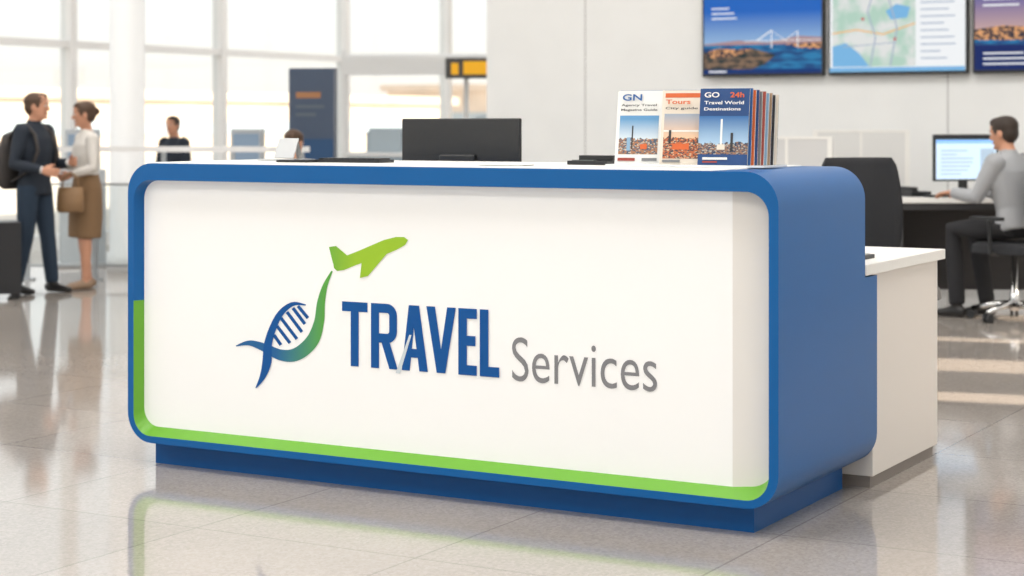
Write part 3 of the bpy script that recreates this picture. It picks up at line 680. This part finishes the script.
def person(name, loc, heading, scale, pose, mats, style):
    e = empty(name, loc, heading); e.scale = (scale,)*3
    lab = {}
    def B(l):
        if l not in lab: lab[l] = bmesh.new()
        return lab[l]
    V = Vector; p = {k: V(v) for k, v in pose.items() if k not in ('head_yaw', 'head_pitch', 'curl')}
    pel, che, nb, hd = p['pelvis'], p['chest'], p['neck'], p['head']
    wa = pel.lerp(che, .42); sh = (p['shL']+p['shR'])/2
    side = (p['shL']-p['shR']).normalized(); f = style.get('f', 1.0)
    top, bot = style['top'], style['bot']
    T = B(top); hem = style.get('hem', .0)
    dn = (pel-wa).normalized()
    tube(T, [pel+dn*hem, pel, wa, che, che.lerp(sh, .6), sh+V((0, 0, .005)), nb], [(.172*f+style.get('flare', 0), .122+style.get('flare', 0)), (.17*f, .118), (.150*f, .110), (.178*f, .125), (.178*f, .118), (.14*f, .088), (.068, .062)], side=side, n=24)
    for s in 'LR':
        S, El, W = p['sh'+s], p['el'+s], p['wr'+s]
        ell(T, S, (.068*f, .068*f, .066*f))
        tube(T, [S+(El-S)*-.05, S, S.lerp(El, .5), El, El.lerp(W, .12)], [.05, .066*f, .059*f, .05*f, .048*f], side=(0, 0, 1) if abs((El-S).normalized().z) < .7 else (0, 1, 0))
        if style.get('short'):
            tube(B('skin'), [El.lerp(S, .1), El, El.lerp(W, .3), El.lerp(W, .8), W], [.036*f, .04*f, .041*f, .031*f, .027*f])
        else:
            tube(T, [El.lerp(S, .1), El, El.lerp(W, .3), El.lerp(W, .93)], [.048*f, .05*f, .048*f, .037*f])
            tube(B('cuff' if 'cuff' in mats else 'skin'), [El.lerp(W, .8), W], [.03*f, .028*f])
        Hp, K, A = p['hip'+s], p['kn'+s], p['an'+s]
        if style.get('skirt'):
            tube(B('skin'), [Hp, Hp.lerp(K, .5), K, K.lerp(A, .3), K.lerp(A, .75), A, A-V((0, 0, .05))], [.08, .07, .052, .054, .038, .033, .034])
        else:
            tube(B(bot), [Hp+V((0, 0, .03)), Hp, Hp.lerp(K, .5), K, K.lerp(A, .35), K.lerp(A, .97)], [.09, .10, .088, .068, .066, .058])
            tube(B('shoe'), [K.lerp(A, .93), A-V((0, 0, .03))], [.036, .038])
        fd_ = p.get('ft'+s, V((1, 0, 0))).normalized()
        g = A.z-.085
        q = V((A.x, A.y, g))
        tube(B('shoe'), [q-fd_*.07+V((0, 0, .04)), q-fd_*.04+V((0, 0, .045)), q+fd_*.03+V((0, 0, .045)), q+fd_*.11+V((0, 0, .032)), q+fd_*.175+V((0, 0, .025)), q+fd_*.195+V((0, 0, .022))],
             [(.025, .03), (.036, .042), (.038, .044), (.044, .031), (.036, .024), (.014, .012)], side=fd_.cross(V((0, 0, 1))))
    if style.get('skirt'):
        kz = (p['knL']+p['knR'])/2
        tube(B(bot), [wa, pel, pel.lerp(kz, .5), kz+V((0, 0, style.get('skl', .05)))], [(.15*f, .11), (.182, .132), (.195, .15), (.19, .145)], side=side, n=24)
    else:
        hp = (p['hipL']+p['hipR'])/2
        tube(B(bot), [wa.lerp(pel, .3), pel, hp+dn*.03], [(.142*f, .105), (.162*f, .112), (.12*f, .095)], side=side, n=24)
    tube(B('skin'), [nb-V((0, 0, .05)), nb, hd-V((0.01, 0, .06))], [.055, .052*f, .05*f], side=side)
    if 'collar' in mats:
        tube(B('collar'), [nb-V((0, 0, .03)), nb+V((0, 0, .025))], [.072, .06], side=side)
    HR = Euler((0, pose.get('head_pitch', 0), pose.get('head_yaw', 0)), 'XYZ').to_matrix().to_4x4(); HM = Matrix.Translation(hd) @ HR
    def part(l, fn):
        b = bmesh.new(); fn(b); b.transform(HM); me = D.meshes.new('t'); b.to_mesh(me); b.free(); B(l).from_mesh(me); D.meshes.remove(me)
    rings = [(-.114, .052, .018, .02), (-.104, .045, .042, .038), (-.075, .025, .07, .056), (-.035, .012, .085, .066), (.01, .002, .094, .072), (.05, -.003, .097, .075), (.083, -.005, .083, .066), (.105, -.008, .05, .042), (.114, -.008, .02, .018)]
    def skull(b):
        tube(b, [(x, 0, z) for z, x, _, _ in rings], [(w, d) for _, _, d, w in rings], n=24)
        tube(b, [(.088, 0, .02), (.1, 0, -.002), (.114, 0, -.026), (.1, 0, -.036)], [.007, .009, .012, .008], n=8)
        for s in (-1, 1): ell(b, (-.004, s*.075, -.008), (.02, .009, .031)); ell(b, (.083, s*.03, .024), (.012, .02, .006))
        ell(b, (.080, 0, -.095), (.018, .02, .014))
    part('skin', skull)
    def hair(b):
        ell(b, (-.014, 0, .046), (.105, .084, .078)); ell(b, (-.040, 0, -.005), (.070, .074, .078)); ell(b, (.03, .01, .086), (.06, .055, .033))
        for s in (-1, 1): ell(b, (.012, s*.062, .025), (.035, .016, .04))
        if style.get('hair') == 'bob':
            ell(b, (-.05, 0, -.04), (.06, .075, .085))
            for s in (-1, 1): ell(b, (-.01, s*.068, -.03), (.04, .02, .07))
        if style.get('hair') == 'bun': ell(b, (-.112, 0, .02), (.034, .036, .036))
    part('hair', hair)
    allbm = bmesh.new(); trees = []
    for l, b in lab.items():
        me = D.meshes.new('t'); b.to_mesh(me); allbm.from_mesh(me); D.meshes.remove(me)
        trees.append((l, BVHTree.FromBMesh(b)))
    me = remesh(allbm, .0095, 3); allbm.free()
    me.materials.clear()
    for l, _ in trees: me.materials.append(mats[l])
    for pl in me.polygons:
        pl.use_smooth = True; c = pl.center; best = 9; bi = 0
        for i, (l, t) in enumerate(trees):
            r = t.find_nearest(c, .05)
            if r[0] is not None and r[3] < best: best = r[3]; bi = i
        pl.material_index = bi
    for b in lab.values(): b.free()
    me.name = 'body'; link(D.objects.new('body', me), e)
    b = bmesh.new()
    for s in (-1, 1):
        ell(b, (.084, s*.03, .006), (.011, .015, .007), 0, seg=12); ell(b, (.0915, s*.03, .006), (.005, .0065, .006), 1, seg=10)
        ell(b, (.088, s*.031, .028), (.008, .018, .0035), 2, seg=10)
    ell(b, (.090, 0, -.058), (.008, .022, .004), 3, seg=12); ell(b, (.089, 0, -.065), (.008, .018, .0045), 3, seg=12)
    b.transform(HM)
    finish('face_features', b, [mat('eye_white', (.7, .7, .68), .3), mat('iris', (.03, .02, .015), .2), mats['hair'], mat('lips', srgb(165, 98, 86), .5)], e, smooth=True)
    for s, t in (('L', 1), ('R', -1)):
        El, W = p['el'+s], p['wr'+s]; dr = (W-El).normalized()
        if 'hd'+s in p: dr = p['hd'+s].normalized()
        pm = p.get('pm'+s, V((0, -t, 0)))
        X = dr; Zp = -pm; Zp = (Zp-X*Zp.dot(X)).normalized(); Y = Zp.cross(X)
        want = p.get('th'+s, V((0, 0, 1))); ts = 1 if Y.dot(want) > 0 else -1
        hand(e, W, dr, pm, ts, pose.get('curl', .3), .95*f, mats['skin'])
    return e
stand = dict(pelvis=(0, 0, .93), chest=(.01, 0, 1.22), neck=(-.005, 0, 1.455), head=(.025, 0, 1.60), shL=(0, .18, 1.385), shR=(0, -.18, 1.385),
             hipL=(0, .09, .9), hipR=(0, -.09, .9), knL=(.04, .1, .49), knR=(.0, -.1, .49), anL=(.03, .11, .085), anR=(-.06, -.11, .085))
SUIT = mat('navy_jacket', (.012, .019, .032), .8, bump=.2, bscale=150); SHIRT = mat('white_shirt', (.75, .75, .74), .7)
HAIRB = mat('hair_brown', (.07, .035, .018), .6); HAIRD = mat('hair_dark', (.03, .018, .012), .6)
SHOE = mat('shoe_black', (.012, .011, .011), .35)
P1 = dict(stand, elL=(.04, .25, 1.10), wrL=(.25, .16, 1.12), elR=(-.03, -.25, 1.11), wrR=(.20, -.17, 1.06), head_yaw=.30, curl=.45, knL=(.05, .12, .49), anL=(.08, .15, .085), anR=(-.10, -.13, .085), knR=(-.01, -.11, .49))
MH = math.radians(-20)
man = person('standing_man', (-3.95, 15.3, 0), MH, .965, P1, dict(skin=SKIN, jacket=SUIT, trousers=mat('navy_trousers', (.016, .032, .058), .85), shoe=SHOE, hair=HAIRB, collar=SUIT, cuff=SHIRT), dict(top='jacket', bot='trousers', hem=.08, flare=.006, f=1.06))
bp = empty('backpack', (-3.95, 15.3, 0), MH)
bm = bmesh.new(); tube(bm, [(-.225, 0, .86), (-.225, 0, .90), (-.23, 0, 1.0), (-.225, 0, 1.18), (-.21, 0, 1.3), (-.20, 0, 1.335)], [(.1, .05), (.15, .085), (.16, .095), (.155, .09), (.12, .06), (.05, .02)], n=24)
tube(bm, [(-.31, 0, .93), (-.32, 0, .97), (-.32, 0, 1.08), (-.305, 0, 1.12)], [(.08, .02), (.11, .03), (.11, .03), (.08, .015)], n=20)
for s in (-1, 1):
    tube(bm, [(-.17, s*.1, 1.28), (-.08, s*.12, 1.395), (.0, s*.125, 1.40), (.09, s*.125, 1.32), (.130, s*.135, 1.18), (.08, s*.175, 1.02), (-.1, s*.17, .93)], [(.022, .008)]*7, side=(0, 1, 0), n=10)
finish('backpack_body', bm, [mat('backpack_nylon', (.04, .034, .032), .7)], bp, smooth=True)
BLOUSE = mat('cream_blouse', (.66, .63, .59), .8, bump=.2, bscale=60); BRN = mat('brown_skirt', (.22, .13, .065), .85, bump=.2, bscale=60)
P2 = dict(stand, shL=(0, .155, 1.375), shR=(0, -.155, 1.375), elL=(.02, .22, 1.11), wrL=(.2, .14, 1.05), elR=(0, -.22, 1.12), wrR=(.19, -.12, 1.13), head_yaw=-.3, head_pitch=.08, curl=.4, anL=(.05, .1, .085), anR=(-.05, -.1, .085))
person('standing_woman', (-3.62, 15.75, 0), math.radians(212), .925, P2, dict(skin=SKIN, blouse=BLOUSE, skirt=BRN, shoe=mat('shoe_tan', (.3, .2, .13), .5), hair=HAIRB), dict(top='blouse', bot='skirt', skirt=True, f=.92, hair='bun', hem=.0, skl=-.02))
hb_ = empty('handbag', (-3.70, 15.50, 0), math.radians(10))
bm = bmesh.new(); tube(bm, [(0, 0, .66), (0, 0, .68), (0, 0, .8), (0, 0, .87)], [(.06, .10), (.07, .115), (.06, .11), (.03, .10)], n=20)
for s in (-1, 1): tube(bm, [(s*.07, 0, .85), (s*.055, 0, .95), (0, 0, 1.0), (-s*.0, 0, 1.0)], [.008]*4, n=8)
finish('handbag_body', bm, [mat('tan_leather', (.26, .15, .07), .55)], hb_, smooth=True)
sc_ = empty('rolling_suitcase', (-4.08, 14.85, 0), math.radians(20))
boxes('shell', [((-.12, -.19, .05), (.12, .19, .62)), ((-.125, -.14, .12), (-.118, .14, .55)), ((-.125, -.01, .06), (.125, .01, .61))], [mat('suitcase_shell', (.02, .02, .022), .35)], sc_, bevel=.03)
boxes('handle', [((-.11, -.1, .62), (-.095, -.085, .98)), ((-.11, .085, .62), (-.095, .1, .98)), ((-.12, -.11, .96), (-.085, .11, .99))], [BLACK], sc_)
bm = bmesh.new()
for a in (-.09, .09):
    for c in (-.15, .15): tube(bm, [(a, c-.012, .028), (a, c+.012, .028)], [.028, .028], side=(0, 0, 1), n=14)
finish('wheels', bm, [BLACK], sc_)

GREY = mat('grey_shirt', (.36, .37, .39), .8, bump=.2, bscale=60)
SZ = .56
seat = dict(pelvis=(-.05, 0, SZ+.12), chest=(-.0, 0, SZ+.40), neck=(.02, 0, SZ+.63), head=(.06, 0, SZ+.775), shL=(.01, .18, SZ+.565), shR=(.01, -.18, SZ+.565),
            elL=(.12, .24, SZ+.32), elR=(.12, -.24, SZ+.32), wrL=(.38, .17, SZ+.345), wrR=(.38, -.17, SZ+.345),
            hipL=(-.02, .095, SZ+.10), hipR=(-.02, -.095, SZ+.10), knL=(.40, .13, SZ+.075), knR=(.40, -.13, SZ+.075), anL=(.36, .14, .085), anR=(.30, -.14, .085),
            pmL=(0, 0, -1), pmR=(0, 0, -1), thL=(0, -1, 0), thR=(0, 1, 0), hdL=(1, -.1, -.1), hdR=(1, .1, -.1), head_yaw=.12, head_pitch=.16, curl=.25)
hdg = math.radians(130)
person('seated_man', (3.56, 13.2, 0), hdg, 1.0, seat, dict(skin=SKIN, shirt=GREY, trousers=mat('black_trousers', (.015, .015, .018), .85), shoe=SHOE, hair=HAIRD, collar=GREY), dict(top='shirt', bot='trousers', hem=.03, f=1.08))
office_chair('office_chair', 3.58, 13.18, hdg, SZ-.03, 1.12, .46)

P3 = dict(stand, elL=(.0, .25, 1.10), wrL=(.12, .2, .93), elR=(.02, -.25, 1.12), wrR=(.2, -.12, 1.05), head_yaw=.3, curl=.4)
person('distant_traveller', (-3.58, 19.6, 0), math.radians(230), .865, P3, dict(skin=SKIN, jacket=SUIT, trousers=SUIT, shoe=SHOE, hair=HAIRD), dict(top='jacket', bot='trousers', hem=.1, f=1.15))
P4 = dict(seat, wrL=(.3, .12, SZ+.2), wrR=(.3, -.12, SZ+.2), head_yaw=0)
person('seated_traveller', (-1.87, 15.6, 0), math.radians(60), .93, P4, dict(skin=SKIN, shirt=mat('tan_shirt', (.4, .28, .2), .8), trousers=SUIT, shoe=SHOE, hair=HAIRB), dict(top='shirt', bot='trousers', hem=.03))
wb = empty('waiting_bench', (-1.87, 15.6, 0), math.radians(60))
boxes('bench_frame', [((-.26, -.6, .45), (.2, .6, .50), 0), ((-.30, -.6, .5), (-.26, .6, .85), 0), ((-.2, -.5, 0), (-.15, -.45, .45), 1), ((.1, -.5, 0), (.15, -.45, .45), 1), ((-.2, .45, 0), (-.15, .5, .45), 1), ((.1, .45, 0), (.15, .5, .45), 1), ((-.3, -.5, .45), (-.26, -.45, .5), 1), ((-.3, .45, .45), (-.26, .5, .5), 1)], [DARK, STEEL], wb)

# ------------------------------------------------------------------ lights
LP = mat('fill_panel_glow', (.9, .9, .9), .5, emis=2.5, ecol=(1, .98, .95))  # glow of unseen panels added to go with the fill lamps
for u in (-5.5, 0.5, 5.0):  # unseen area lamps added under the ceiling to brighten the hall
    for v in (-7, -1.5, 5, 14):
        li = D.lights.new('added_fill_lamp', 'AREA'); li.shape = 'RECTANGLE'; li.size = 3.0; li.size_y = 2.0
        li.energy = (115 if v < 3 else 110) * (.65 if u > 4 else 1); li.color = (1, .975, .94)
        o = D.objects.new('added_fill_lamp', li); link(o); o.location = H(u, v, HC-.08); o.rotation_euler = (0, 0, ANG)
        boxes('added_fill_panel', [((-1.5, -1, 0), (1.5, 1, .04))], [LP], loc=H(u, v, HC-.05), rot=(0, 0, ANG))
su = D.lights.new('sun', 'SUN'); su.energy = 12.0; su.angle = math.radians(1.0); su.color = (1, .85, .68)
so = D.objects.new('sun', su); link(so)
dirv = (H(0, 0) - H(8, 1.6)); dirv.z = -dirv.length*math.tan(math.radians(34))
so.rotation_euler = dirv.to_track_quat('-Z', 'Y').to_euler(); so.location = (10, 5, 10)

w = D.worlds.new('World'); SC.world = w; w.use_nodes = True; nt = w.node_tree
bg = nt.nodes['Background']; tc = nt.nodes.new('ShaderNodeTexCoord'); sp = nt.nodes.new('ShaderNodeSeparateXYZ'); r = nt.nodes.new('ShaderNodeValToRGB')
r.color_ramp.elements[0].position = 0.0; r.color_ramp.elements[0].color = (.99, .90, .80, 1)
r.color_ramp.elements[1].position = 0.10; r.color_ramp.elements[1].color = (.96, .97, .98, 1)
nt.links.new(tc.outputs['Generated'], sp.inputs[0]); nt.links.new(sp.outputs['Z'], r.inputs['Fac']); nt.links.new(r.outputs[0], bg.inputs[0])
bg.inputs[1].default_value = 1.24

# ------------------------------------------------------------------ camera
cd = D.cameras.new('camera'); cam = D.objects.new('camera', cd); link(cam)
cam.location = (0, 0, EYE); cam.rotation_euler = (math.radians(90), 0, 0)
cd.sensor_width = 36; cd.lens = 1850/1024*36; cd.shift_y = -(288-124)/1024
cd.dof.use_dof = True; cd.dof.focus_distance = 6.9; cd.dof.aperture_fstop = 2.8
cd.clip_end = 500
SC.camera = cam
SC.view_settings.view_transform = 'Standard'
SC.view_settings.look = 'None'
